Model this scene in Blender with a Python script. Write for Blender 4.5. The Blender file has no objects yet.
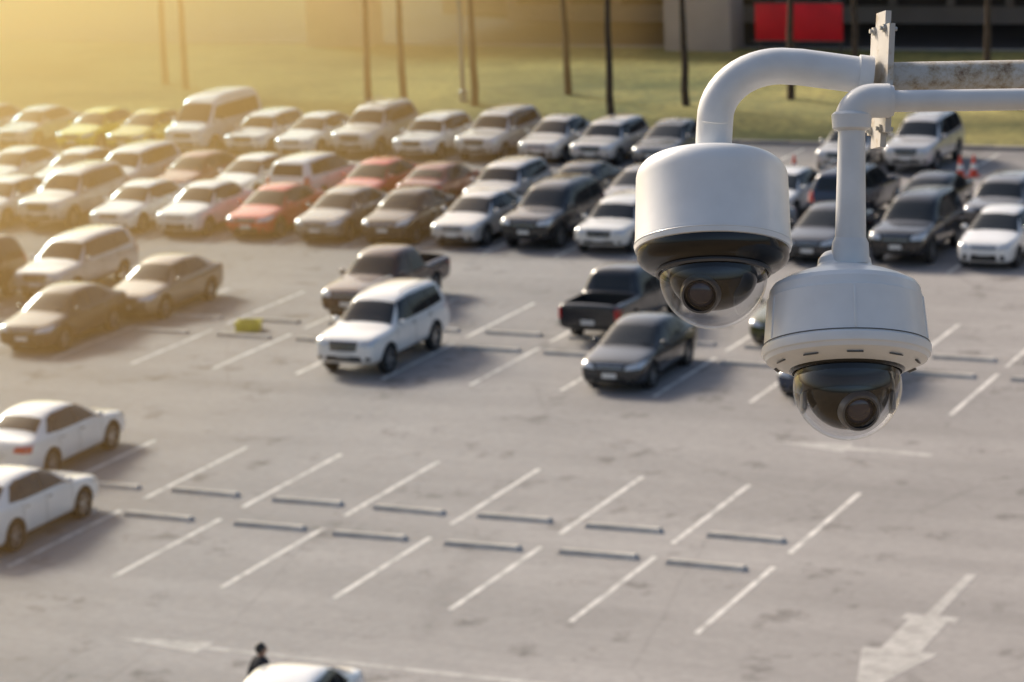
import bpy, math, random
from mathutils import Vector, Matrix
from mathutils.bvhtree import BVHTree
import bmesh
random.seed(7)
S=bpy.context.scene; COL=S.collection
S.view_settings.view_transform='Standard'; S.view_settings.look='None'; S.view_settings.exposure=0

# ------------------------------------------------------------ materials
def newmat(name):
    m=bpy.data.materials.new(name); m.use_nodes=True
    nt=m.node_tree; b=nt.nodes['Principled BSDF']; return m,nt,b
def simple(name,col,rough=.6,metal=0,coat=0,var=0.0,scale=8,bump=0.0,spec=.5):
    m,nt,b=newmat(name)
    b.inputs['Roughness'].default_value=rough; b.inputs['Metallic'].default_value=metal
    b.inputs['Coat Weight'].default_value=coat; b.inputs['Coat Roughness'].default_value=.05
    b.inputs['Specular IOR Level'].default_value=spec
    tc=nt.nodes.new('ShaderNodeTexCoord'); n=nt.nodes.new('ShaderNodeTexNoise')
    n.inputs['Scale'].default_value=scale; n.inputs['Detail'].default_value=5
    nt.links.new(tc.outputs['Object'],n.inputs['Vector'])
    r=nt.nodes.new('ShaderNodeValToRGB'); r.color_ramp.elements[0].position=.3; r.color_ramp.elements[1].position=.7
    r.color_ramp.elements[0].color=(*[c*(1-var) for c in col],1); r.color_ramp.elements[1].color=(*[min(1,c*(1+var)) for c in col],1)
    nt.links.new(n.outputs['Fac'],r.inputs['Fac']); nt.links.new(r.outputs['Color'],b.inputs['Base Color'])
    if bump:
        bp=nt.nodes.new('ShaderNodeBump'); bp.inputs['Strength'].default_value=bump; bp.inputs['Distance'].default_value=.02
        nt.links.new(n.outputs['Fac'],bp.inputs['Height']); nt.links.new(bp.outputs['Normal'],b.inputs['Normal'])
    return m
PAINT={}
def paint(key,col,metal=.25):
    if key not in PAINT: PAINT[key]=simple('car_paint_'+key,col,.25,metal,1.0,.05,1.5)
    return PAINT[key]
paint('white',(.84,.83,.81),0); paint('pearl',(.74,.72,.68),0); paint('silver',(.60,.59,.58),.3); paint('grey',(.25,.245,.24),.4)
paint('dark',(.04,.04,.045),.3); paint('black',(.012,.012,.014),.1); paint('navy',(.02,.035,.075),.2)
paint('red',(.55,.010,.016),.1); paint('maroon',(.030,.004,.004),.1); paint('wine',(.18,.015,.02),.2); paint('brown',(.036,.027,.022),.3)
paint('beige',(.26,.22,.18),.4); paint('lime',(.85,.70,.02),0); paint('yellow',(.66,.50,.04),0); paint('slate',(.025,.028,.032),.3); paint('olive',(.10,.10,.03),.1)
def flat(name,col,rough=.5,metal=0,coat=0): return simple(name,col,rough,metal,coat,.06,6)
M_GLASS=flat('car_glass',(.018,.022,.025),.04); M_TRIM=flat('black_trim',(.02,.02,.02),.55); M_TYRE=flat('tyre_rubber',(.022,.022,.022),.8)
M_RIM=flat('alloy_rim',(.5,.5,.5),.3,.8); M_HEAD=flat('headlamp_lens',(.62,.64,.66),.12,.3,1); M_TAIL=flat('tail_lamp_lens',(.50,.015,.015),.15,0,1)
M_PLATE=flat('licence_plate',(.7,.7,.68),.5); M_CHROME=flat('chrome_trim',(.6,.6,.6),.15,1)
CARM=[None,M_GLASS,M_TRIM,M_TYRE,M_RIM,M_HEAD,M_TAIL,M_PLATE,M_CHROME]

# ------------------------------------------------------------ mesh builder
class MB:
    def __init__(s): s.v=[];s.f=[];s.m=[]
    def add(s,vs,fs,mat=0,M=None):
        o=len(s.v)
        for p in vs:
            p=Vector(p); s.v.append(M@p if M else p)
        for f in fs: s.f.append([i+o for i in f]); s.m.append(mat)
    def box(s,x0,x1,y0,y1,z0,z1,mat=0,M=None,bev=0.0):
        b=bmesh.new(); bmesh.ops.create_cube(b,size=1)
        for v in b.verts: v.co=Vector(((x0+x1)/2+v.co.x*(x1-x0),(y0+y1)/2+v.co.y*(y1-y0),(z0+z1)/2+v.co.z*(z1-z0)))
        if bev: bmesh.ops.bevel(b,geom=b.edges[:],offset=bev,segments=2,affect='EDGES',profile=.5)
        s.bm(b,mat,M)
    def bm(s,b,mat=0,M=None):
        b.verts.index_update(); s.add([v.co.copy() for v in b.verts],[[v.index for v in f.verts] for f in b.faces],mat,M); b.free()
    def sphere(s,c,r,mat=0,M=None,seg=16):
        b=bmesh.new(); bmesh.ops.create_uvsphere(b,u_segments=seg,v_segments=seg//2+2,radius=1)
        r=r if hasattr(r,'__len__') else (r,r,r)
        for v in b.verts: v.co=Vector((c[0]+v.co.x*r[0],c[1]+v.co.y*r[1],c[2]+v.co.z*r[2]))
        s.bm(b,mat,M)
    def lathe(s,prof,mat=0,M=None,seg=32,cap=True,rad=None):
        # prof: list of (r,z) about z
        vs=[];fs=[]
        for r,z in prof:
            for k in range(seg):
                a=2*math.pi*k/seg; rr=r*(rad(a,z) if rad else 1); vs.append((rr*math.cos(a),rr*math.sin(a),z))
        for i in range(len(prof)-1):
            for k in range(seg):
                k2=(k+1)%seg; fs.append([i*seg+k,i*seg+k2,(i+1)*seg+k2,(i+1)*seg+k])
        if cap: fs.append([k for k in range(seg)][::-1]); fs.append([(len(prof)-1)*seg+k for k in range(seg)])
        s.add(vs,fs,mat,M)
    def tube(s,path,rads,mat=0,M=None,seg=20,cap=True):
        path=[Vector(p) for p in path]; vs=[];fs=[]; n=len(path)
        if not hasattr(rads,'__len__'): rads=[rads]*n
        t0=(path[1]-path[0]).normalized(); ref=Vector((0,0,1)) if abs(t0.z)<.9 else Vector((1,0,0))
        u=t0.cross(ref).normalized()
        for i,p in enumerate(path):
            t=(path[min(i+1,n-1)]-path[max(i-1,0)]).normalized()
            u=(u-t*u.dot(t)).normalized(); w=t.cross(u)
            for k in range(seg):
                a=2*math.pi*k/seg; vs.append(p+(u*math.cos(a)+w*math.sin(a))*rads[i])
        for i in range(n-1):
            for k in range(seg):
                k2=(k+1)%seg; fs.append([i*seg+k,i*seg+k2,(i+1)*seg+k2,(i+1)*seg+k])
        if cap: fs.append(list(range(seg))[::-1]); fs.append([(n-1)*seg+k for k in range(seg)])
        s.add(vs,fs,mat,M)
    def mesh(s,name,mats,sharp=38,recalc=True):
        me=bpy.data.meshes.new(name); me.from_pydata([tuple(v) for v in s.v],[],s.f)
        for m in mats: me.materials.append(m)
        for p,mi in zip(me.polygons,s.m): p.material_index=mi
        if recalc:
            b=bmesh.new(); b.from_mesh(me); bmesh.ops.recalc_face_normals(b,faces=b.faces); b.to_mesh(me); b.free()
        me.shade_smooth(); me.set_sharp_from_angle(angle=math.radians(sharp)); me.update(); return me
def obj(name,me,loc=(0,0,0),rz=0,parent=None):
    o=bpy.data.objects.new(name,me); o.location=loc; o.rotation_euler=(0,0,rz); COL.objects.link(o)
    if parent: o.parent=parent
    return o

# ------------------------------------------------------------ vehicles
def H(y,zb,belt,w): return ('h',y,zb,belt,w,0,0)
def C(y,zb,belt,w,wr,zr): return ('c',y,zb,belt,w,wr,zr)
def section(s):
    k,y,zb,belt,w,wr,zr=s
    hp=[(0,zb),(w*.8,zb),(w*.965,zb+.07),(w,zb+(belt-zb)*.5),(w*.985,belt-.10)]
    if k=='h': hp+=[(w*.95,belt-.03),(w*.85,belt+.012),(w*.6,belt+.03),(0,belt+.045)]
    else: hp+=[(w*.945,belt),(wr,zr-.07),(wr-.13,zr),(0,zr+.03)]
    pts=[(x,y,z) for x,z in hp]; pts+=[(-x,y,z) for x,z in hp[-2:0:-1]]
    return pts
SEDAN=dict(L=4.6,wb=(-1.42,1.30),wr=.33,st=[H(-2.30,.36,.60,.62),H(-2.25,.24,.73,.77),H(-2.05,.20,.81,.85),H(-1.6,.18,.88,.885),H(-1.22,.18,.92,.89),
 C(-1.02,.18,.94,.89,.79,1.02),C(-.40,.18,.95,.89,.66,1.37),C(0,.18,.955,.89,.65,1.48),C(.6,.18,.96,.89,.65,1.50),C(1.10,.18,.98,.885,.64,1.43),C(1.65,.18,1.01,.88,.70,1.17),
 H(1.86,.18,1.03,.88),H(2.12,.22,1.02,.86),H(2.26,.28,.95,.79),H(2.30,.38,.80,.66)],
 ws=[(-.77,-1.08),(.77,-1.08),(.60,-.36),(-.60,-.36)], rg=('v',[(-.58,1.20),(.58,1.20),(.68,1.66),(-.68,1.66)]),
 sw=[[(-.82,.99),(.05,1.0),(.05,1.40),(-.32,1.37)],[(.11,1.0),(.90,1.01),(.88,1.40),(.11,1.41)],[(.95,1.02),(1.38,1.05),(1.08,1.34),(.95,1.37)]],
 hl=[(.40,.62),(.82,.67),(.87,.82),(.46,.73)],gr=(.37,.60,.73),ik=(.48,.27,.43),tl=[(.44,.80),(.84,.78),(.84,.95),(.50,.93)],doors=[-.95,.08,.97],mir=(-.76,1.03),rail=0)
SUV=dict(L=4.75,wb=(-1.45,1.35),wr=.385,st=[H(-2.37,.50,.80,.68),H(-2.31,.38,.99,.83),H(-2.08,.34,1.07,.90),H(-1.6,.33,1.12,.93),H(-1.18,.33,1.15,.93),
 C(-1.0,.33,1.16,.93,.81,1.24),C(-.48,.33,1.17,.93,.71,1.69),C(-.1,.33,1.17,.93,.70,1.84),C(.7,.33,1.17,.93,.70,1.87),C(1.5,.33,1.17,.93,.70,1.86),C(2.0,.33,1.17,.92,.68,1.82),C(2.16,.34,1.16,.91,.72,1.66),C(2.29,.36,1.14,.90,.79,1.30),
 H(2.35,.40,1.05,.86),H(2.38,.48,.90,.75)],
 ws=[(-.78,-1.05),(.78,-1.05),(.64,-.45),(-.64,-.45)], rg=('h',[(-.62,1.27),(.62,1.27),(.56,1.68),(-.56,1.68)]),
 sw=[[(-.82,1.20),(.10,1.21),(.10,1.74),(-.40,1.69)],[(.16,1.21),(1.08,1.22),(1.08,1.74),(.16,1.75)],[(1.15,1.23),(1.95,1.27),(1.86,1.71),(1.15,1.74)]],
 hl=[(.46,.85),(.86,.87),(.88,1.05),(.50,.99)],gr=(.42,.74,.97),ik=(.55,.46,.60),tl=[(.66,.90),(.90,.90),(.88,1.25),(.72,1.25)],doors=[-.96,.13,1.12],mir=(-.78,1.23),rail=1)
VAN=dict(L=5.1,wb=(-1.55,1.45),wr=.35,st=[H(-2.52,.42,.76,.70),H(-2.46,.32,.98,.85),H(-2.25,.28,1.08,.93),H(-1.95,.27,1.14,.95),
 C(-1.75,.27,1.17,.95,.84,1.30),C(-1.15,.27,1.18,.95,.78,1.90),C(-.75,.27,1.18,.95,.76,2.16),C(0,.27,1.18,.95,.75,2.24),C(1.2,.27,1.18,.95,.75,2.25),C(2.2,.27,1.18,.95,.74,2.20),C(2.42,.30,1.17,.94,.79,1.95),C(2.52,.32,1.14,.92,.84,1.3),
 H(2.56,.36,1.05,.88),H(2.58,.44,.85,.78)],
 ws=[(-.80,-1.80),(.80,-1.80),(.68,-1.10),(-.68,-1.10)], rg=('h',[(-.66,1.3),(.66,1.3),(.60,1.9),(-.60,1.9)]),
 sw=[[(-1.5,1.25),(-.62,1.26),(-.62,1.84),(-1.08,1.80)],[(-.52,1.26),(.85,1.26),(.85,1.84),(-.52,1.84)],[(.95,1.26),(2.2,1.28),(2.12,1.84),(.95,1.84)]],
 hl=[(.50,.82),(.88,.84),(.90,1.02),(.56,.96)],gr=(.42,.74,.90),ik=(.55,.40,.56),tl=[(.76,.86),(.93,.86),(.91,1.3),(.80,1.3)],doors=[-1.5,-.57,.9],mir=(-1.4,1.3),rail=0)
PICK=dict(L=5.2,wb=(-1.62,1.45),wr=.38,st=[H(-2.60,.46,.76,.70),H(-2.54,.38,.94,.84),H(-2.3,.34,1.02,.90),H(-1.8,.32,1.07,.92),H(-1.28,.32,1.10,.92),
 C(-1.08,.32,1.11,.92,.79,1.18),C(-.58,.32,1.12,.92,.68,1.62),C(-.2,.32,1.12,.92,.67,1.77),C(.5,.32,1.12,.92,.67,1.78),C(.82,.32,1.12,.92,.68,1.71),C(.95,.32,1.12,.92,.76,1.25),
 H(1.02,.34,1.11,.92),H(1.3,.36,1.11,.92),H(2.3,.38,1.11,.92),H(2.54,.40,1.10,.90),H(2.6,.46,1.04,.86)],
 ws=[(-.76,-1.13),(.76,-1.13),(.60,-.56),(-.60,-.56)], rg=('h',[(-.56,1.2),(.56,1.2),(.52,1.60),(-.52,1.60)]),
 sw=[[(-.92,1.15),(-.08,1.16),(-.08,1.65),(-.50,1.60)],[(-.02,1.16),(.80,1.17),(.72,1.62),(-.02,1.65)]],
 hl=[(.48,.80),(.86,.82),(.88,.98),(.52,.95)],gr=(.44,.74,.93),ik=(.55,.44,.58),tl=[(.78,.72),(.90,.72),(.90,1.02),(.78,1.02)],doors=[-1.05,-.05,.85],mir=(-.85,1.18),rail=0,bed=1)
def scaled(sp,sy,sz,**kw):
    d=dict(sp); d['L']=sp['L']*sy; d['wb']=tuple(a*sy for a in sp['wb'])
    d['st']=[(k,y*sy,zb*sz,b*sz,w,wr,zr*sz) for k,y,zb,b,w,wr,zr in sp['st']]
    d['ws']=[(x,y*sy) for x,y in sp['ws']]
    k,q=sp['rg']; d['rg']=(k,[(x,(y*sy if k=='v' else y*sz)) for x,y in q])
    d['sw']=[[(y*sy,z*sz) for y,z in w] for w in sp['sw']]
    d['hl']=[(x,z*sz) for x,z in sp['hl']]; d['tl']=[(x,z*sz) for x,z in sp['tl']]
    d['gr']=(sp['gr'][0],sp['gr'][1]*sz,sp['gr'][2]*sz); d['ik']=(sp['ik'][0],sp['ik'][1]*sz,sp['ik'][2]*sz)
    d['doors']=[y*sy for y in sp['doors']]; d['mir']=(sp['mir'][0]*sy,sp['mir'][1]*sz)
    d.update(kw); return d
HATCH=scaled(SUV,.85,.82,wr=.32,rail=0); MPV=scaled(SUV,.98,.92,wr=.33,rail=0)
COMPACT=scaled(SEDAN,.91,1.04,wr=.31,hl=[(.44,.66),(.80,.74),(.84,.90),(.52,.80)],gr=(.40,.66,.74),ik=(.42,.30,.50))
SEDAN=scaled(SEDAN,.97,1.0)
def wheel(mb,x,y,r,side):
    M=Matrix.Translation((x,y,r))@Matrix.Rotation(math.pi/2*side,4,'Y')   # local z -> outward x
    w=.11; ri=r*.64
    mb.lathe([(ri,-w),(r*.93,-w),(r,-w*.7),(r,w*.7),(r*.93,w),(ri*1.04,w),(ri,w*.8),(ri*.97,w*.2)],3,M,24,cap=False)
    mb.lathe([(ri,-w),(ri*.98,w*.1),(.01,w*.1)],2,M,24,cap=False)
    mb.lathe([(ri*1.0,w*.78),(ri*.9,w*.78),(ri*.88,w*.3)],4,M,24,cap=False)
    mb.lathe([(ri*.26,w*.1),(ri*.24,w*.72),(.01,w*.76)],4,M,12,cap=False)
    for k in range(5):
        R=M@Matrix.Rotation(k*2*math.pi/5,4,'Z'); mb.box(ri*.15,ri*.95,-ri*.12,ri*.12,w*.35,w*.7,4,R)
def build_car(name,sp):
    vs=[];n=16
    for s in sp['st']: vs+=section(s)
    fs=[]
    for i in range(len(sp['st'])-1):
        for k in range(n): k2=(k+1)%n; fs.append([i*n+k,i*n+k2,(i+1)*n+k2,(i+1)*n+k])
    fs.append(list(range(n))[::-1]); fs.append([(len(sp['st'])-1)*n+k for k in range(n)])
    mb=MB(); mb.add(vs,fs,0); base=mb.mesh('tmp_body',CARM_)
    ob=obj('tmp_body',base)
    m=ob.modifiers.new('s','SUBSURF'); m.levels=2; m.render_levels=2
    cb=MB(); wr=sp['wr']
    for y in sp['wb']:
        for sx in (1,-1):
            M=Matrix.Translation((sx*.86,y,wr+.01))@Matrix.Rotation(math.pi/2,4,'Y'); cb.lathe([(wr+.065,-.26),(wr+.065,.26)],2,M,32)
    if sp.get('bed'): cb.box(-.77,.77,1.12,2.47,.62,2.0,2)
    cut=obj('tmp_cut',cb.mesh('tmp_cut',CARM_))
    bo=ob.modifiers.new('b','BOOLEAN'); bo.object=cut; bo.operation='DIFFERENCE'; bo.solver='EXACT'
    dg=bpy.context.evaluated_depsgraph_get(); ev=bpy.data.meshes.new_from_object(ob.evaluated_get(dg))
    out=MB(); out.add([v.co.copy() for v in ev.vertices],[],0)
    for p in ev.polygons: out.f.append(list(p.vertices)); out.m.append(p.material_index)
    bvh=BVHTree.FromPolygons([v.co.copy() for v in ev.vertices],[list(p.vertices) for p in ev.polygons])
    bpy.data.objects.remove(ob); bpy.data.objects.remove(cut)
    def patch(cs,d,mat,off=.006,nu=8,nv=5):
        d=Vector(d).normalized(); cs=[Vector(c) for c in cs]; P=[]
        for j in range(nv+1):
            for i in range(nu+1):
                a=i/nu;b=j/nv
                p=cs[0]*(1-a)*(1-b)+cs[1]*a*(1-b)+cs[2]*a*b+cs[3]*(1-a)*b
                h=bvh.ray_cast(p,d); P.append(h[0]-d*off+h[1]*off*.5 if h[0] is not None else None)
        F=[]
        for j in range(nv):
            for i in range(nu):
                q=[j*(nu+1)+i,j*(nu+1)+i+1,(j+1)*(nu+1)+i+1,(j+1)*(nu+1)+i]
                if all(P[k] is not None for k in q):
                    if max((P[a]-P[b]).length for a in q for b in q)<.6: F.append(q)
        out.add([p if p is not None else Vector((0,0,.6)) for p in P],F,mat)
    patch([(x,y,3) for x,y in sp['ws']],(0,0,-1),1,.006,14,8)
    k,q=sp['rg']
    if k=='v': patch([(x,y,3) for x,y in q],(0,0,-1),1,.006,14,8)
    else: patch([(x,4,z) for x,z in q],(0,-1,0),1,.006,14,8) if not sp.get('bed') else patch([(x,1.10,z) for x,z in q],(0,-1,0),1,.006,14,8)
    L=sp['L']; belt=sp['sw'][0][0][1]
    for sx in (1,-1):
        D=(-sx,0,0); X0=sx*2
        for w in sp['sw']: patch([(X0,y,z) for y,z in w],D,1,.006,10,6)
        for a,b in zip(sp['sw'],sp['sw'][1:]):
            patch([(X0,a[1][0],a[1][1]),(X0,b[0][0],b[0][1]),(X0,b[3][0],b[3][1]),(X0,a[2][0],a[2][1])],D,2,.004,2,6)
        for y in sp['doors']: patch([(X0,y-.007,sp['st'][4][2]+.12),(X0,y+.007,sp['st'][4][2]+.12),(X0,y+.007,belt-.03),(X0,y-.007,belt-.03)],D,2,.003,1,10)
        y0,y1=sp['wb'][0]+wr+.08,sp['wb'][1]-wr-.08; zb=sp['st'][5][2]
        patch([(X0,y0,zb+.03),(X0,y1,zb+.03),(X0,y1,zb+.12),(X0,y0,zb+.12)],D,2,.01,10,2)
        for y in sp['doors'][1:]: patch([(X0,y-.22,belt-.14),(X0,y-.05,belt-.14),(X0,y-.05,belt-.11),(X0,y-.22,belt-.11)],D,8,.02,3,1)
        patch([(sx*x,-4,z) for x,z in sp['hl']],(0,1,0),5,.01,10,5)
        patch([(sx*x,4,z) for x,z in sp['tl']],(0,-1,0),6,.01,8,6)
        gx,g0,g1=sp['ik']; patch([(sx*(gx+.08),-4,g0+.02),(sx*(gx+.22),-4,g0+.04),(sx*(gx+.22),-4,g1-.02),(sx*(gx+.08),-4,g1)],(0,1,0),2,.006,4,3)
        my,mz=sp['mir']; mw=sp['st'][5][4]
        out.sphere((sx*(mw+.06),my,mz),(.11,.06,.075),0); out.box(sx*(mw-.06) if sx>0 else sx*(mw+.0),sx*(mw+.0) if sx>0 else sx*(mw-.06),my-.02,my+.02,mz-.06,mz-.03,2)
        for y in sp['wb']: wheel(out,sx*(mw-.12),y,wr,sx)
        if sp['rail']:
            zt=max(s[6] for s in sp['st']); out.tube([(sx*.60,-.1,zt-.02),(sx*.61,.0,zt+.05),(sx*.61,1.7,zt+.045),(sx*.60,1.85,zt-.03)],.018,8,None,6)
    gx,g0,g1=sp['gr']; patch([(-gx*.9,-4,g0),(gx*.9,-4,g0),(gx,-4,g1),(-gx,-4,g1)],(0,1,0),2,.006,12,4)
    gm=(g0+g1)/2; patch([(-gx*.95,-4,gm-.012),(gx*.95,-4,gm-.012),(gx*.95,-4,gm+.012),(-gx*.95,-4,gm+.012)],(0,1,0),8,.016,12,1)
    patch([(-gx*1.02,-4,g1),(gx*1.02,-4,g1),(gx*1.02,-4,g1+.02),(-gx*1.02,-4,g1+.02)],(0,1,0),8,.012,12,1)
    gx,g0,g1=sp['ik']; patch([(-gx,-4,g0),(gx,-4,g0),(gx*.9,-4,g1),(-gx*.9,-4,g1)],(0,1,0),2,.006,12,4)
    zp=g1+.03; fy=-L/2
    out.box(-.19,.19,fy-.035,fy-.01,zp-.05,zp+.07,7); 
    zt=sp['tl'][0][1]; out.box(-.19,.19,L/2-.0,L/2+.03,zt-.14,zt-.02,7)
    patch([(-.6,4,sp['ik'][1]),(.6,4,sp['ik'][1]),(.6,4,sp['ik'][1]+.1),(-.6,4,sp['ik'][1]+.1)],(0,-1,0),2,.006,8,2)
    wy=sp['ws'][0][1]
    for sx in (.1,-.55): out.tube([(sx,wy-.02,sp['st'][4][3]+.075),(sx+.5,wy+.07,sp['st'][4][3]+.14)],.012,2,None,5)
    return out.mesh(name,CARM_,33,False)
CARM_=[PAINT['white']]+CARM[1:]
T={k:build_car('mesh_'+k,sp) for k,sp in dict(sedan=SEDAN,compact=COMPACT,suv=SUV,van=VAN,pickup=PICK,hatch=HATCH,mpv=MPV).items()}
NAME=dict(sedan='parked_sedan',compact='parked_compact_sedan',suv='parked_suv',van='parked_passenger_van',pickup='parked_pickup_truck',hatch='parked_hatchback',mpv='parked_minivan')
def car(kind,col,x,y,away=False,rot=0,name=None):
    o=obj(name or NAME[kind],T[kind],(x,y,0),(math.pi if away else 0)+math.radians(rot+random.uniform(-1,1)))
    o.material_slots[0].link='OBJECT'; o.material_slots[0].material=PAINT[col]; return o
HL={'sedan':2.23,'compact':2.1,'suv':2.37,'van':2.55,'hatch':2.02,'mpv':2.33,'pickup':2.6}
YA=98.7;YC=82.4
rowA=[('sedan','pearl',-72.2),('compact','silver',-69.6),('sedan','pearl',-67.1),('sedan','lime',-64.0),('sedan','yellow',-61.6),('van','white',-58.8),('hatch','white',-56.2),('sedan','white',-53.9),('suv','silver',-51.5),('hatch','white',-48.8),('mpv','silver',-46.2),('compact','silver',-43.6),('hatch','silver',-41.3),('sedan','grey',-38.9),('hatch','silver',-31.7),('suv','silver',-29.2)]
for k,c,x in rowA:
    car(k,c,x-.3,YA+HL[k]+random.uniform(-.15,.25),name='parked_taxi' if c in('lime','yellow') else None)
rowC=[('sedan','silver',-60.3),('sedan','white',-57.8),('suv','silver',-55.3),('sedan','white',-52.4),('compact','white',-49.8),('sedan','red',-47.2),('sedan','grey',-44.5),('compact','brown',-42.1),('sedan','silver',-39.6),('suv','black',-37.1),('hatch','pearl',-34.5),('sedan','silver',-30.2),('sedan','dark',-27.6),('suv','black',-24.9),('compact','white',-22.2),('hatch','silver',-19.6)]
for k,c,x in rowC: car(k,c,x-.1,YC+HL[k]+random.uniform(-.15,.2))
rowB=[('sedan','pearl',-61.5),('sedan','white',-58.9),('mpv','white',-56.3),('sedan','wine',-53.8),('sedan','white',-51.3),('mpv','white',-48.7),('sedan','red',-46.2),('sedan','wine',-43.7),('hatch','silver',-41.2),('sedan','dark',-38.6),('sedan','grey',-36.2),('sedan','white',-31.2),('suv','navy',-28.6),('sedan','dark',-26.1),('hatch','grey',-23.6)]
for k,c,x in rowB: car(k,c,x-.1,90.6+random.uniform(-.2,.3),random.random()<.4)
car('suv','white',-34.7,67.6); car('sedan','brown',-44.9,67.8); car('pickup','maroon',-37.7,73.8); car('sedan','beige',-44.3,72.3)
car('mpv','silver',-48.5,74.1); car('suv','brown',-50.8,71.3); car('pickup','black',-29.9,73.0,True); car('sedan','slate',-27.3,67.6)
car('sedan','olive',-24.8,73.2); car('sedan','navy',-22.2,67.9)
car('sedan','white',-37.6,55.8,True); car('sedan','white',-35.0,50.4,True)
car('sedan','white',-22.65,39.65,rot=10)
M_YEL=simple('yellow_plastic',(.55,.50,.06),.5,var=.1,scale=5)
mb=MB(); mb.box(-.34,.34,-.24,.24,.0,.05,0,None,.01)
for a in ((-.34,-.30,-.24,.24),(.30,.34,-.24,.24),(-.30,.30,-.24,-.20),(-.30,.30,.20,.24)): mb.box(a[0],a[1],a[2],a[3],.05,.26,0,None,.008)
mb.box(-.37,.37,-.27,-.241,.22,.28,0); mb.box(-.37,.37,.241,.27,.22,.28,0); mb.box(-.29,.29,-.19,.19,.05,.20,1)
obj('yellow_crate',mb.mesh('yellow_crate',[M_YEL,M_TRIM]),(-40.2,70.0,0),.3)

# ------------------------------------------------------------ ground
def asphalt():
    m,nt,b=newmat('asphalt'); N=nt.nodes.new; Lk=nt.links.new
    tc=N('ShaderNodeTexCoord')
    def noise(sc,det,rg=.6,vec=None):
        n=N('ShaderNodeTexNoise'); n.inputs['Scale'].default_value=sc; n.inputs['Detail'].default_value=det; n.inputs['Roughness'].default_value=rg
        Lk(vec or tc.outputs['Object'],n.inputs['Vector']); return n
    def ramp(src,p0,c0,p1,c1):
        r=N('ShaderNodeValToRGB'); r.color_ramp.elements[0].position=p0; r.color_ramp.elements[0].color=(*c0,1)
        r.color_ramp.elements[1].position=p1; r.color_ramp.elements[1].color=(*c1,1); Lk(src,r.inputs['Fac']); return r
    def mix(a,bb,fac,mode='MULTIPLY'):
        x=N('ShaderNodeMix'); x.data_type='RGBA'; x.blend_type=mode
        if isinstance(fac,float): x.inputs[0].default_value=fac
        else: Lk(fac,x.inputs[0])
        Lk(a,x.inputs[6]); Lk(bb,x.inputs[7]); return x.outputs[2]
    big=ramp(noise(.07,7,.65).outputs['Fac'],.32,(.228,.217,.216),.68,(.325,.309,.304))
    mp=N('ShaderNodeMapping'); mp.inputs['Scale'].default_value=(.12,1.0,1); Lk(tc.outputs['Object'],mp.inputs['Vector'])
    tracks=ramp(noise(.6,4,.5,mp.outputs['Vector']).outputs['Fac'],.35,(.87,.87,.87),.65,(1.06,1.06,1.06))
    fine=ramp(noise(4,9,.8).outputs['Fac'],.25,(.76,.76,.76),.75,(1.17,1.17,1.17))
    st=ramp(noise(.62,6,.7).outputs['Fac'],.565,(1,1,1),.67,(.42,.405,.395))
    c=mix(big.outputs[0],tracks.outputs[0],1.0); c=mix(c,fine.outputs[0],1.0); c=mix(c,st.outputs[0],.85)
    v=N('ShaderNodeTexVoronoi'); v.feature='DISTANCE_TO_EDGE'; v.inputs['Scale'].default_value=.13
    wn=noise(.5,4); wm=mix(tc.outputs['Object'],wn.outputs['Color'],.10,'LINEAR_LIGHT'); Lk(wm,v.inputs['Vector'])
    cr=ramp(v.outputs['Distance'],.002,(.6,.6,.6),.006,(1,1,1)); c=mix(c,cr.outputs[0],.3)
    Lk(c,b.inputs['Base Color']); b.inputs['Roughness'].default_value=.85
    bp=N('ShaderNodeBump'); bp.inputs['Strength'].default_value=.4; bp.inputs['Distance'].default_value=.01
    Lk(noise(40,4).outputs['Fac'],bp.inputs['Height']); Lk(bp.outputs['Normal'],b.inputs['Normal']); return m
def marking(name,c0,c1,p0,p1):
    m,nt,b=newmat(name); N=nt.nodes.new; Lk=nt.links.new
    tc=N('ShaderNodeTexCoord'); n=N('ShaderNodeTexNoise'); n.inputs['Scale'].default_value=2.2; n.inputs['Detail'].default_value=9; n.inputs['Roughness'].default_value=.75
    Lk(tc.outputs['Object'],n.inputs['Vector']); r=N('ShaderNodeValToRGB')
    r.color_ramp.elements[0].position=p0; r.color_ramp.elements[0].color=c0; r.color_ramp.elements[1].position=p1; r.color_ramp.elements[1].color=c1
    Lk(n.outputs['Fac'],r.inputs['Fac']); Lk(r.outputs[0],b.inputs['Base Color']); b.inputs['Roughness'].default_value=.8; return m
def plane(name,x0,x1,y0,y1,z,mat,n=1):
    mb=MB(); mb.add([(x0,y0,z),(x1,y0,z),(x1,y1,z),(x0,y1,z)],[[0,1,2,3]]); return obj(name,mb.mesh(name,[mat]))
M_ASP=asphalt(); M_MARK=marking('worn_road_paint',(.33,.32,.31,1),(.68,.66,.63,1),.38,.56)
M_ARROW=marking('faded_arrow_paint',(.29,.28,.27,1),(.50,.485,.47,1),.38,.64)
M_EARTH=simple('dry_earth',(.20,.15,.09),.95,var=.3,scale=.08)
plane('ground',-2500,2500,-2500,2500,-.05,M_EARTH)
plane('parking_lot_asphalt',-160,60,5,105.0,0,M_ASP)
gm,nt,b=newmat('dry_grass'); N=nt.nodes.new
tc=N('ShaderNodeTexCoord'); n1=N('ShaderNodeTexNoise'); n1.inputs['Scale'].default_value=.09; n1.inputs['Detail'].default_value=7; n1.inputs['Roughness'].default_value=.65
n2=N('ShaderNodeTexNoise'); n2.inputs['Scale'].default_value=3; n2.inputs['Detail'].default_value=6
nt.links.new(tc.outputs['Object'],n1.inputs['Vector']); nt.links.new(tc.outputs['Object'],n2.inputs['Vector'])
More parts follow.
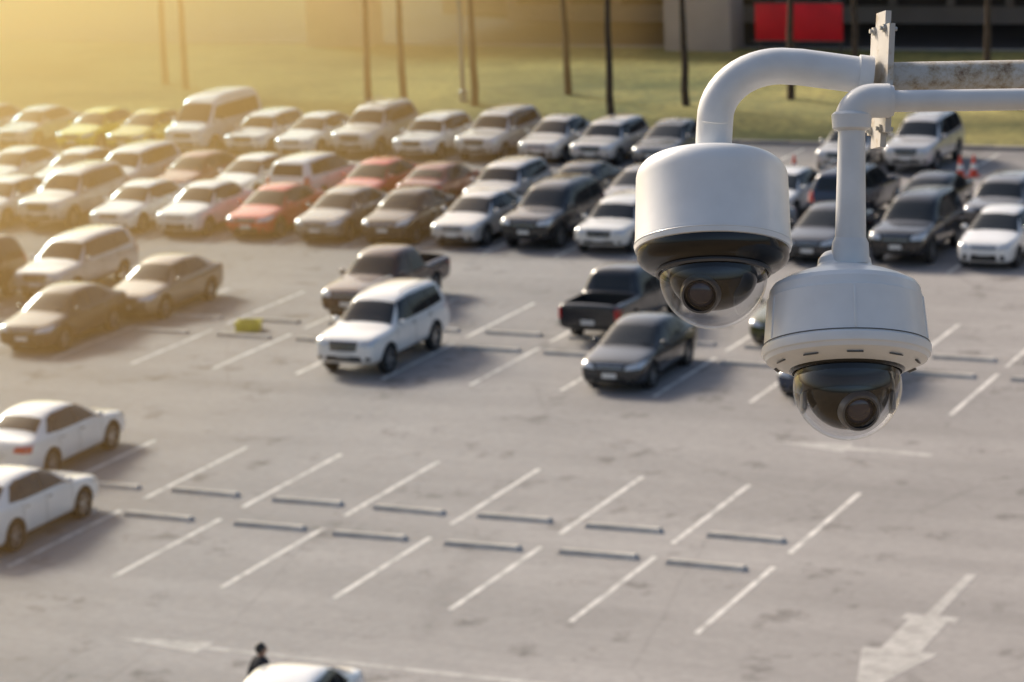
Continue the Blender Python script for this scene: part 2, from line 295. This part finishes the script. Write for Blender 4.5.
r=N('ShaderNodeValToRGB'); r.color_ramp.elements[0].position=.38; r.color_ramp.elements[0].color=(.12,.13,.035,1); r.color_ramp.elements[1].position=.60; r.color_ramp.elements[1].color=(.38,.32,.10,1)
r2=N('ShaderNodeValToRGB'); r2.color_ramp.elements[0].position=.3; r2.color_ramp.elements[0].color=(.6,.6,.6,1); r2.color_ramp.elements[1].position=.7; r2.color_ramp.elements[1].color=(1.25,1.25,1.2,1)
mx=N('ShaderNodeMix'); mx.data_type='RGBA'; mx.blend_type='MULTIPLY'; mx.inputs[0].default_value=1
nt.links.new(n1.outputs['Fac'],r.inputs['Fac']); nt.links.new(n2.outputs['Fac'],r2.inputs['Fac']); nt.links.new(r.outputs[0],mx.inputs[6]); nt.links.new(r2.outputs[0],mx.inputs[7]); nt.links.new(mx.outputs[2],b.inputs['Base Color']); b.inputs['Roughness'].default_value=.95
mb=MB(); nx,ny=90,16; vs=[];fs=[]
for j in range(ny+1):
    for i in range(nx+1):
        x=-160+220*i/nx; y=105.3+28*j/ny; vs.append((x,y,.12+.12*math.sin(x*.21+j)*math.sin(j/ny*math.pi)+random.uniform(0,.03)))
for j in range(ny):
    for i in range(nx): q=j*(nx+1)+i; fs.append([q,q+1,q+nx+2,q+nx+1])
mb.add(vs,fs); obj('lawn',mb.mesh('lawn',[gm],60))
M_CONC=simple('concrete',(.34,.31,.28),.85,var=.15,scale=1.2,bump=.2)
mb=MB()
for i in range(110):
    x=-160+2*i; mb.box(x,x+1.985,105.0,105.3,-.02,.14,0,None,.015); mb.box(x,x+1.985,133.32,133.58,-.02,.22,0,None,.015)
obj('kerb',mb.mesh('kerb',[M_CONC]))
plane('access_road',-160,60,133.6,175,.0,simple('road_asphalt_shaded',(.12,.10,.09),.9,var=.25,scale=.15))  # shade under the deck is put into this darker road colour
mb=MB(); wl=.12
def stripe(x0,x1,y0,y1,z=.004): mb.add([(x0,y0,z),(x1,y0,z),(x1,y1,z),(x0,y1,z)],[[0,1,2,3]])
gx=[-18.5+2.53*k for k in range(-22,8)]
for x in gx:
    if x<=-18.4 and x>-50: stripe(x-wl/2,x+wl/2,53.5,58.2); stripe(x-wl/2,x+wl/2,48.1,52.5)
    stripe(x-wl/2,x+wl/2,65.4,69.8); stripe(x-wl/2,x+wl/2,70.6,75.3)
for k in range(-26,14):
    x=-35.9+2.53*k; stripe(x-wl/2,x+wl/2,82.0,87.3); stripe(x-wl/2,x+wl/2,88.2,93.5)
    x=-40.2+2.53*k; stripe(x-wl/2,x+wl/2,98.6,104.3)
obj('parking_stall_markings',mb.mesh('parking_stall_markings',[M_MARK]))
def poly(name,ps):
    mb=MB(); mb.add([(x,y,.005) for x,y in ps],[list(range(len(ps)))]); return obj(name,mb.mesh(name,[M_ARROW]))
poly('lane_arrow_marking',[(-29.0,44.65),(-27.0,44.32),(-27.0,44.56),(-12,44.56),(-12,44.74),(-27.0,44.74),(-27.0,44.98)])
poly('lane_arrow_marking',[(-14.72,53.1),(-14.78,50.4),(-15.15,50.4),(-15.15,50.05),(-15.0,50.05),(-15.0,48.3),(-15.35,48.3),(-14.65,45.6),(-13.9,48.3),(-14.25,48.3),(-14.25,50.05),(-14.1,50.05),(-14.1,50.4),(-14.52,50.4),(-14.52,53.1)])
poly('lane_arrow_marking',[(-21.7,61.9),(-19.9,61.4),(-19.9,61.65),(-17.9,61.55),(-17.9,61.8),(-19.9,61.9),(-19.9,62.2)])
M_STOP=simple('wheel_stop_concrete',(.42,.40,.37),.85,var=.25,scale=2,bump=.3)
wm=MB(); 
wm.add([(-.85,-.14,0),(.85,-.14,0),(.85,.14,0),(-.85,.14,0),(-.80,-.07,.09),(.80,-.07,.09),(.80,.07,.09),(-.80,.07,.09)],[[0,1,5,4],[1,2,6,5],[2,3,7,6],[3,0,4,7],[4,5,6,7]])
wme=wm.mesh('wheel_stop',[M_STOP],38,False)
for x in gx[:-1]:
    xc=x+1.265
    for y in ((52.2,54.2) if -50<xc<-18.5 else ())+((69.2,71.2) if xc<-6 else ()):
        obj('wheel_stop',wme,(xc+random.uniform(-.12,.12),y+random.uniform(-.06,.06),0),math.radians(random.uniform(-1.5,1.5)))

# ------------------------------------------------------------ viaduct, trees, lamp
M_PIER=simple('pier_concrete',(.58,.47,.43),.85,var=.12,scale=.5,bump=.2)
M_DK=simple('dark_concrete',(.17,.13,.115),.9,var=.4,scale=.3)  # darker concrete tone with random mottling, for deck, wall and sign frame
v=bpy.data.objects.new('elevated_road_viaduct',None); COL.objects.link(v)
mb=MB(); mb.box(-73,60,133.6,153,5.6,6.8,0); mb.box(-73,60,133.4,133.8,6.8,7.8,0); obj('deck',mb.mesh('deck',[M_DK]),parent=v)
mb=MB()
for x in (-69.7,-49.9,-28,-7,14,35):
    mb.box(x-1.75,x+1.75,132.2,134.2,-.05,5.6,0,None,.12); mb.box(x-2.0,x+2.0,149,151,-.05,5.6,0,None,.12)
obj('piers',mb.mesh('piers',[M_PIER]),parent=v)
mb=MB(); mb.box(-66,60,146,148,-.05,5.5,0)
for k in range(40): mb.box(-66+k*3.1,-65.6+k*3.1,145.6,146,0,5.4,1)
mb.box(-66,60,145.4,145.58,.0,.9,1)
obj('retaining_wall',mb.mesh('retaining_wall',[M_DK,M_PIER]))
M_RED=simple('red_painted_sheet',(.88,.010,.03),.5,var=.12,scale=.8)
mb=MB(); mb.box(-46.7,-42.3,131.6,131.72,.75,2.55,0,None,.03)
for x in (-46.5,-44.6,-42.5): mb.box(x-.05,x+.05,131.74,131.84,-.05,2.4,1)
mb.box(-46.8,-42.2,131.56,131.76,2.55,2.62,1); mb.box(-46.8,-42.2,131.56,131.76,.68,.75,1)
obj('red_hoarding_sign',mb.mesh('red_hoarding_sign',[M_RED,M_DK]))
M_BARK=simple('bark',(.09,.06,.042),.9,var=.3,scale=4,bump=.5); M_LEAF=simple('leaves',(.06,.085,.025),.7,var=.4,scale=.8)
def tree(seed,h,r):
    R=random.Random(seed); mb=MB(); pts=[];p=Vector((0,0,-.1))
    for i in range(8): pts.append(p.copy()); p+=Vector((R.uniform(-.05,.05),R.uniform(-.05,.05),h/8))
    mb.tube(pts,[r*(1-.07*i) for i in range(8)],0,None,8)
    tips=[]
    for k in range(9):
        a=R.uniform(0,6.28); s=pts[R.randint(6,7)]; l=R.uniform(1.3,2.6); e=s+Vector((math.cos(a)*l,math.sin(a)*l,R.uniform(1.2,2.8)))
        mb.tube([s,(s+e)/2+Vector((0,0,.2)),e],[r*.45,r*.3,r*.1],0,None,5); tips.append(e); tips.append((s+e)/2+Vector((0,0,.9)))
    for t in tips:
        for k in range(70):
            q=t+Vector((R.gauss(0,.55),R.gauss(0,.55),R.gauss(0,.4))); u=Vector((R.uniform(-1,1),R.uniform(-1,1),R.uniform(-1,1))).normalized()*.16; w=u.cross(Vector((R.uniform(-1,1),R.uniform(-1,1),1))).normalized()*.09
            mb.add([q-u,q+w,q+u,q-w],[[0,1,2,3]],1)
    return mb.mesh('tree',[M_BARK,M_LEAF],60,False)
tm=[tree(s,7.4,.18) for s in (1,2,3)]
for i,(x,y) in enumerate([(-69.7,116.9),(-71.7,118.4),(-56.3,109.4),(-55.2,110.5),(-53.0,113.0),(-49.8,115.9),(-45.8,111.0),(-43.4,113.5),(-40.0,117.1),(-35.5,112.0),(-31,115.5)]):
    obj('young_tree',tm[i%3],(x,y,.1),i*1.3)
M_STEEL=simple('galvanised_steel',(.42,.42,.41),.5,.6,var=.1,scale=3)
mb=MB(); mb.lathe([(.2,0),(.2,.5),(.11,.55),(.07,8.5)],0,None,12); mb.tube([(0,0,8.4),(.2,0,8.9),(1.4,0,9.1)],.045,0,None,8); mb.box(1.2,2.0,-.14,.14,9.02,9.16,0,None,.04)
obj('street_lamp',mb.mesh('street_lamp',[M_STEEL]),(-54.0,114.0,.1))
M_OR=simple('orange_plastic',(.65,.07,.03),.5,var=.08); M_WH=simple('white_band',(.75,.75,.73),.5,var=.05)
mb=MB(); mb.box(-.2,.2,-.2,.2,0,.04,0,None,.01); mb.lathe([(.15,.04),(.115,.28)],0,None,20,False); mb.lathe([(.118,.28),(.085,.48)],1,None,20,False); mb.lathe([(.085,.48),(.03,.78),(.001,.79)],0,None,20,False)
cm=mb.mesh('traffic_cone',[M_OR,M_WH])
for x,y in ((-33.4,98.0),(-27.5,98.8),(-27.1,99.1)): obj('traffic_cone',cm,(x,y,0))

# ------------------------------------------------------------ pedestrian
M_CLOTH=simple('dark_clothing',(.018,.019,.026),.9,var=.2,scale=10); M_SKIN=simple('skin',(.32,.19,.13),.55,var=.05); M_HAIR=simple('black_hair',(.012,.01,.009),.5,var=.3,scale=40)
person=bpy.data.objects.new('walking_person',None); person.location=(-23.5,40.6,0); person.rotation_euler=(0,0,math.radians(150)); COL.objects.link(person)
def skin(name,pts,edges,mat,root=0,lv=2):
    me=bpy.data.meshes.new(name); me.from_pydata([p[:3] for p in pts],edges,[]); o=obj(name,me,parent=person)
    mod=o.modifiers.new('skin','SKIN'); mod.use_smooth_shade=True
    for i,p in enumerate(pts):
        sv=me.skin_vertices[0].data[i]; r=p[3]; sv.radius=(r,r) if not hasattr(r,'__len__') else r; sv.use_root=(i==root)
    s=o.modifiers.new('sub','SUBSURF'); s.levels=lv; s.render_levels=lv; me.materials.append(mat); return o
B=[(0,0,.95,.15),(0,-.01,1.12,.13),(0,-.02,1.30,.155),(0,-.02,1.42,.11),(0,-.03,1.50,.06),
 (.10,0,.88,.095),(.11,-.22,.50,.065),(.11,-.18,.09,.045),(-.10,0,.88,.095),(-.11,.06,.50,.065),(-.11,.34,.16,.045),
 (.19,-.02,1.40,.062),(.25,.08,1.14,.048),(.26,.0,.90,.034),(-.19,-.02,1.40,.062),(-.25,-.08,1.14,.048),(-.25,-.24,.95,.034)]
E=[(0,1),(1,2),(2,3),(3,4),(0,5),(5,6),(6,7),(0,8),(8,9),(9,10),(3,11),(11,12),(12,13),(3,14),(14,15),(15,16)]
skin('clothed_body',B,E,M_CLOTH)
skin('shoe_1',[(.11,-.14,.05,.05),(.11,-.30,.04,.045)],[(0,1)],M_HAIR,0,1); skin('shoe_2',[(-.11,.36,.13,.05),(-.11,.24,.03,.045)],[(0,1)],M_HAIR,0,1)
for hn,(hx,hy,hz) in (('hand_1',(.26,-.0,.88)),('hand_2',(-.25,-.27,.93))):
    P=[(hx,hy,hz,.03),(hx,hy-.01,hz-.07,.036)];Ed=[(0,1)]
    for k in range(4):
        P+= [(hx+.0,hy-.03+k*.02,hz-.11,.010),(hx-.01,hy-.03+k*.02,hz-.15-.01*(k in(1,2)),.008)]; n=len(P); Ed+=[(1,n-2),(n-2,n-1)]
    P+=[(hx,hy-.055,hz-.06,.011),(hx-.01,hy-.07,hz-.09,.009)]; n=len(P); Ed+=[(0,n-2),(n-2,n-1)]
    skin(hn,P,Ed,M_SKIN,0,1)
mb=MB(); mb.sphere((0,-.045,1.60),(.075,.095,.115),0,None,24); mb.sphere((0,-.145,1.595),(.014,.02,.024),0); mb.tube([(0,-.02,1.46),(0,-.035,1.55)],.052,0,None,12)
for sx in(1,-1): mb.sphere((sx*.078,-.035,1.595),(.012,.022,.032),0); mb.sphere((sx*.028,-.128,1.615),(.012,.01,.007),1)
mb.sphere((0,-.13,1.55),(.024,.01,.006),2); mb.sphere((0,-.022,1.635),(.084,.098,.105),1,None,24)
obj('head',mb.mesh('head',[M_SKIN,M_HAIR,simple('lips',(.3,.1,.08),.5)]),parent=person)

# ------------------------------------------------------------ photograph camera
cd=bpy.data.cameras.new('photo_camera'); cam=bpy.data.objects.new('photo_camera',cd); COL.objects.link(cam); S.camera=cam
R_=Vector((0.9123,0.4074,-0.0413)).normalized(); U_=Vector((-0.0506,0.2123,0.9758)); B_=R_.cross(U_).normalized(); U_=B_.cross(R_).normalized()
CM=Matrix(((R_.x,U_.x,B_.x,0),(R_.y,U_.y,B_.y,0),(R_.z,U_.z,B_.z,17.0),(0,0,0,1)))
cam.matrix_world=CM; cd.sensor_width=36; cd.lens=2900*36/1024; cd.clip_start=.1; cd.clip_end=6000
cd.dof.use_dof=True; cd.dof.focus_distance=4.0; cd.dof.aperture_fstop=12.5

# ------------------------------------------------------------ dome security cameras on their brackets
sc=4.0/2900
RIG=CM@Matrix.Translation((0,0,-4.0))@Matrix.Scale(sc,4)      # rig units
def L(u,v,d=0): return Vector((u-512,341-v,d))
def rigobj(name,mb,mats,parent=None,origin=None,sharp=38,recalc=True):
    me=mb.mesh(name,mats,sharp,recalc); me.transform(Matrix.Translation(-origin)@RIG); return obj(name,me,(0,0,0) if parent else origin,parent=parent)
M_HOUSE=simple('housing_white',(.76,.77,.78),.36,0,.12,.04,25,.02)
M_PIPE=simple('pipe_paint',(.68,.69,.70),.42,0,.1,.10,14,.06)
M_BLK=simple('gloss_black_plastic',(.010,.010,.011),.16); M_LENS=simple('lens_coating',(.02,.02,.05),.03,0,1); M_VENT=simple('vent_dark',(.09,.09,.09),.6)
M_GREYP=simple('grey_module',(.09,.09,.095),.3)
def dome_mat(name,t):
    gd,nt,b=newmat(name); nt.nodes.remove(b); out=nt.nodes['Material Output']
    tr=nt.nodes.new('ShaderNodeBsdfTransparent'); tr.inputs['Color'].default_value=(t,t*1.01,t*1.03,1)
    gl=nt.nodes.new('ShaderNodeBsdfGlossy'); gl.inputs['Roughness'].default_value=.02
    lw=nt.nodes.new('ShaderNodeLayerWeight'); lw.inputs['Blend'].default_value=.5
    pw=nt.nodes.new('ShaderNodeMath'); pw.operation='POWER'; pw.inputs[1].default_value=3.4
    ma=nt.nodes.new('ShaderNodeMath'); ma.operation='MULTIPLY_ADD'; ma.inputs[1].default_value=.78; ma.inputs[2].default_value=.06
    nt.links.new(lw.outputs['Facing'],pw.inputs[0]); nt.links.new(pw.outputs[0],ma.inputs[0])
    ms=nt.nodes.new('ShaderNodeMixShader')
    nt.links.new(ma.outputs[0],ms.inputs[0]); nt.links.new(tr.outputs[0],ms.inputs[1]); nt.links.new(gl.outputs[0],ms.inputs[2]); nt.links.new(ms.outputs[0],out.inputs['Surface']); return gd
gd=dome_mat('smoked_dome',.86); gd2=dome_mat('clear_dome',.90)
def rustmat(name,p0,p1):
    rm,nt,b=newmat(name); N=nt.nodes.new
    tc=N('ShaderNodeTexCoord'); n=N('ShaderNodeTexNoise'); n.inputs['Scale'].default_value=26; n.inputs['Detail'].default_value=9; n.inputs['Roughness'].default_value=.72
    nt.links.new(tc.outputs['Object'],n.inputs['Vector']); r=N('ShaderNodeValToRGB'); r.color_ramp.elements[0].position=p0; r.color_ramp.elements[0].color=(.50,.48,.45,1); r.color_ramp.elements[1].position=p1; r.color_ramp.elements[1].color=(.13,.065,.03,1)
    e=r.color_ramp.elements.new((p0+p1)/2); e.color=(.38,.32,.24,1)
    nt.links.new(n.outputs['Fac'],r.inputs['Fac']); nt.links.new(r.outputs[0],b.inputs['Base Color']); b.inputs['Roughness'].default_value=.6
    bp=N('ShaderNodeBump'); bp.inputs['Strength'].default_value=.4; bp.inputs['Distance'].default_value=.002; nt.links.new(n.outputs['Fac'],bp.inputs['Height']); nt.links.new(bp.outputs['Normal'],b.inputs['Normal']); return rm
rm=rustmat('rust_stained_pipe',.45,.66); rm2=rustmat('rust_spotted_plate',.52,.70)
def axis(u,v,d,tilt): return Matrix.Translation(L(u,v,d))@Matrix.Rotation(math.radians(-90-tilt),4,'X')
def arcs(cx,r0,z0,r1,n,a0,a1): return [(cx+r0*math.cos(math.radians(a0+(a1-a0)*i/n)),z0+r1*math.sin(math.radians(a0+(a1-a0)*i/n))) for i in range(n+1)]
def dome(mb,A,cz,r,mat,lo=-88,hi=0): mb.lathe([(r*math.cos(math.radians(a)),cz+r*math.sin(math.radians(a))) for a in [hi+(lo-hi)*i/20 for i in range(21)]],mat,A,48,cap=False)
# camera 1
A=axis(713,250,0,13)
o1=RIG@L(713,250); p1=bpy.data.objects.new('dome_security_camera',None); p1.location=o1; COL.objects.link(p1)
mb=MB(); mb.lathe([(74,-2),(78,-1),(79,3),(78.6,8)]+[(78,10),(76.5,70)]+arcs(56.5,20,72,22,8,0,80)+[(40,97),(22,99),(21,104),(19,106)],0,A,96,cap=False)
mb.lathe([(79.2,4),(79.6,4.6),(79.2,5.2)],0,A,96,cap=False); rigobj('housing',mb,[M_HOUSE],p1,o1,50)
mb=MB(); mb.lathe([(76,-1),(76,-9),(73,-14),(66,-19),(58,-21),(55.5,-24),(54.5,-20)],0,A,96,cap=False)
mb.lathe([(57,-21),(58.5,-24),(57,-26),(55,-25)],1,A,96,cap=False); rigobj('lower_ring',mb,[M_BLK,M_GREYP],p1,o1,50)
mb=MB(); dome(mb,A,-26,54,0); rigobj('clear_dome',mb,[gd],p1,o1,60,False)
mb=MB(); mb.lathe([(54,-20),(48,-24),(30,-24),(1,-24)],0,A,48,cap=False)
mb.sphere((0,0,-27),(44,44,34),0,A,40)
LA=Matrix.Translation(A@Vector((-9,0,-36)))@Matrix.Rotation(math.radians(16),4,'X')@Matrix.Rotation(math.radians(-10),4,'Y')
mb.lathe([(22,-10),(20,37),(18,42),(16,42)],2,LA,32,cap=False); mb.lathe([(16,42),(14,37)],0,LA,32,cap=False); mb.sphere((0,0,34),(14.5,14.5,6),1,LA,24)
rigobj('camera_module',mb,[M_BLK,M_LENS,M_GREYP],p1,o1)
# camera 2 (nearer)
A=axis(842,352,40,12); o2=RIG@L(842,352,40); p2=bpy.data.objects.new('dome_security_camera',None); p2.location=o2; COL.objects.link(p2)
mb=MB(); mb.lathe([(80,-6),(82.5,-4),(83.5,0),(83.5,4),(81.5,6),(77.5,50),(77.5,52)]+[(75.8,53),(74.5,62),(71,67),(60,73),(48,78)]+[(36,82),(29,85),(27,88),(26,94),(23,98),(21,100)],0,A,96,cap=False)
for a in (20,62,118,160,200,270,340):
    Q=A@Matrix.Rotation(math.radians(a),4,'Z')@Matrix.Translation((79,0,28))@Matrix.Rotation(math.radians(-5),4,'Y'); mb.box(-.9,1.3,-1.2,1.2,-20,22,0,Q,.5)
rigobj('housing',mb,[M_HOUSE],p2,o2,24)
mb=MB(); mb.lathe([(81,-5),(79,-9),(70,-13),(60,-17),(57,-18),(55,-15)],0,A,96,cap=False)
for k in range(10):
    Q=A@Matrix.Rotation(2*math.pi*(k+.5)/10,4,'Z')@Matrix.Translation((70.5,0,-13.2))@Matrix.Rotation(math.radians(22),4,'Y'); mb.box(-1.6,1.6,-8,8,-1.2,.1,1,Q,.4)
mb.lathe([(81.9,6.2),(82.3,6.8),(81.6,7.4)],1,A,96,cap=False)
rigobj('lower_ring',mb,[M_HOUSE,M_VENT],p2,o2,30)
mb=MB(); dome(mb,A,-34,53.5,0,-88,8); rigobj('clear_dome',mb,[gd2],p2,o2,60,False)
mb=MB(); mb.lathe([(55,-15),(52,-17),(52,-24),(50,-38),(47,-42),(1,-42)],0,A,64,cap=False); mb.lathe([(57,-17.5),(56,-20),(54,-21)],0,A,64,cap=False)
mb.sphere((0,0,-38),(41,42,39),0,A,40); mb.box(-46,-41,-12,12,-60,-30,1,A,2); mb.box(41,46,-12,12,-60,-30,1,A,2)
LA=Matrix.Translation(A@Vector((4,0,-46)))@Matrix.Rotation(math.radians(20),4,'X')@Matrix.Rotation(math.radians(6),4,'Y')
mb.lathe([(22,-5),(21,36),(18,41),(16,41)],1,LA,32,cap=False); mb.lathe([(16,41),(14,36)],0,LA,32,cap=False); mb.sphere((0,0,33),(14.5,14.5,6),2,LA,24)
rigobj('camera_module',mb,[M_BLK,M_GREYP,M_LENS],p2,o2)
# pipe 1 (gooseneck)
def arcpath():
    P=[L(714,156,-4),L(714,140,-3),L(715,122,-2)]
    for i in range(13):
        a=math.radians(180-90*i/12); P.append(Vector((L(715+66,0).x+66*math.cos(a),L(0,120).y+54*math.sin(a),0)))
    P+= [L(800,67),L(830,71),L(866,76)]
    return P
mb=MB(); mb.tube(arcpath(),18.3,0,None,40)
mb.tube([L(858,75),L(872,76.5)],20.5,0,None,40)
mb.lathe([(26,-6),(26,0),(22,3),(18.6,5)],0,axis(714,154,-6,8),40,cap=False)
rigobj('gooseneck_mounting_pipe',mb,[M_PIPE],None,RIG@L(780,80),40)
mb=MB(); mb.tube([L(884,78),L(960,76.5),L(1024,75.5),L(1300,72)],15.6,0,None,40)
mb.tube([L(884,78),L(892,78)],18.5,0,None,40)
rigobj('rusty_support_pipe',mb,[rm],None,RIG@L(960,76),40)
mb=MB(); P=Matrix.Translation(L(881,80))@Matrix.Rotation(math.radians(11),4,'Y')@Matrix.Rotation(math.radians(-2.5),4,'Z')
b=bmesh.new(); bmesh.ops.create_cube(b,size=1)
for vv in b.verts: vv.co=Vector((vv.co.x*6,vv.co.y*136,vv.co.z*58))
ed=[e_ for e_ in b.edges if abs(e_.verts[0].co.x-e_.verts[1].co.x)>1]; bmesh.ops.bevel(b,geom=ed,offset=14,segments=4,affect='EDGES')
mb.bm(b,0,P)
for yy in (-50,50):
    for zz in (-16,16):
        Q=P@Matrix.Translation((0,yy,zz))@Matrix.Rotation(math.pi/2,4,'Y'); mb.lathe([(4.5,-6),(4.5,6)],1,Q,6); mb.lathe([(2.2,-9),(2.2,9)],1,Q,12)
rigobj('mounting_plate',mb,[rm2,M_STEEL],None,RIG@L(881,80),30)
# pipe 2 with elbow
mb=MB(); mb.tube([L(846,268,36),L(846,250,38),L(847,128,40)],[17.5,15.5,13.2],0,None,36)
mb.tube([L(846,262,36),L(846,244,38),L(846,236,38)],[19,18,14],0,None,36)
mb.tube([L(847,134,40),L(847,131,40),L(847,118,40),L(847,115,40)],[13.5,19,20,17],0,None,36)
el=[L(847,118,40)]+[Vector((L(847+22,0).x-22*math.cos(math.radians(a)),L(0,124).y+20*math.sin(math.radians(a)),40)) for a in range(0,91,9)]+[L(884,104,40)]
mb.tube(el,[17]*(len(el)),0,None,36); mb.tube([L(880,104,40),L(888,104,40)],[17,15],0,None,36)
mb.tube([L(884,104.5,40),L(1024,102.5,40),L(1300,98,40)],10.8,0,None,30)
rigobj('elbow_mounting_pipe',mb,[M_PIPE],None,RIG@L(847,180,40),40)
q=RIG@L(1300,80,15); mb=MB(); mb.lathe([(.11,-q.z),(.07,.6)],0,None,24); mb.lathe([(.2,-q.z),(.2,-q.z+.03)],0,None,24); obj('steel_mast',mb.mesh('steel_mast',[M_STEEL]),q)

# ------------------------------------------------------------ added haze volumes at far left, standing in for a warm light leak
def haze(name,k,c,sig,ztop,zb,yfar):
    # fills the region  -x + k*y > c
    m=bpy.data.materials.new(name); m.use_nodes=True; nt=m.node_tree; nt.nodes.remove(nt.nodes['Principled BSDF'])
    vs_=nt.nodes.new('ShaderNodeVolumeScatter'); vs_.inputs['Color'].default_value=(1,.58,.20,1); vs_.inputs['Density'].default_value=sig; vs_.inputs['Anisotropy'].default_value=.62
    va=nt.nodes.new('ShaderNodeVolumeAbsorption'); va.inputs['Color'].default_value=(1,.74,.25,1); va.inputs['Density'].default_value=sig*.4
    ad=nt.nodes.new('ShaderNodeAddShader'); nt.links.new(vs_.outputs[0],ad.inputs[0]); nt.links.new(va.outputs[0],ad.inputs[1])
    nt.links.new(ad.outputs[0],nt.nodes['Material Output'].inputs['Volume'])
    y0,y1=15+c*.03,yfar; xa=-(c-k*y0); xb=-(c-k*y1); xl=-200-c*.1
    mb=MB(); pts=[(xl,y0),(xa,y0),(xb,y1),(xl,y1)]
    mb.add([(x,y,zb) for x,y in pts]+[(x,y,ztop) for x,y in pts],[[3,2,1,0],[4,5,6,7],[0,1,5,4],[1,2,6,5],[2,3,7,6],[3,0,4,7]])
    obj('light_leak_haze',mb.mesh(name,[m],10))
haze('haze_a',-.25,18,.010,12.0,-.2,171); haze('haze_b',.1,58,.007,12.5,-.3,173); haze('haze_c',.1,73,.015,13.0,-.4,175); haze('haze_d',.1,91,.030,13.5,-.5,177)
# ------------------------------------------------------------ light
el_=31
sd=Vector((-0.87,.49,0)).normalized(); sunv=Vector((sd.x*math.cos(math.radians(el_)),sd.y*math.cos(math.radians(el_)),math.sin(math.radians(el_))))
ld=bpy.data.lights.new('sun','SUN'); ld.energy=5.0; ld.angle=math.radians(13); ld.color=(1,.86,.69); lo=bpy.data.objects.new('sun',ld); COL.objects.link(lo)
lo.rotation_euler=sunv.to_track_quat('Z','Y').to_euler(); lo.location=sunv*100
w=bpy.data.worlds.new('World'); S.world=w; w.use_nodes=True; nt=w.node_tree
sk=nt.nodes.new('ShaderNodeTexSky'); sk.sky_type='NISHITA'; sk.sun_disc=False; sk.sun_elevation=math.radians(el_); sk.sun_rotation=math.atan2(sunv.x,sunv.y); sk.dust_density=4; sk.air_density=1.0; sk.ozone_density=.8
nt.links.new(sk.outputs[0],nt.nodes['Background'].inputs['Color']); nt.nodes['Background'].inputs['Strength'].default_value=.15
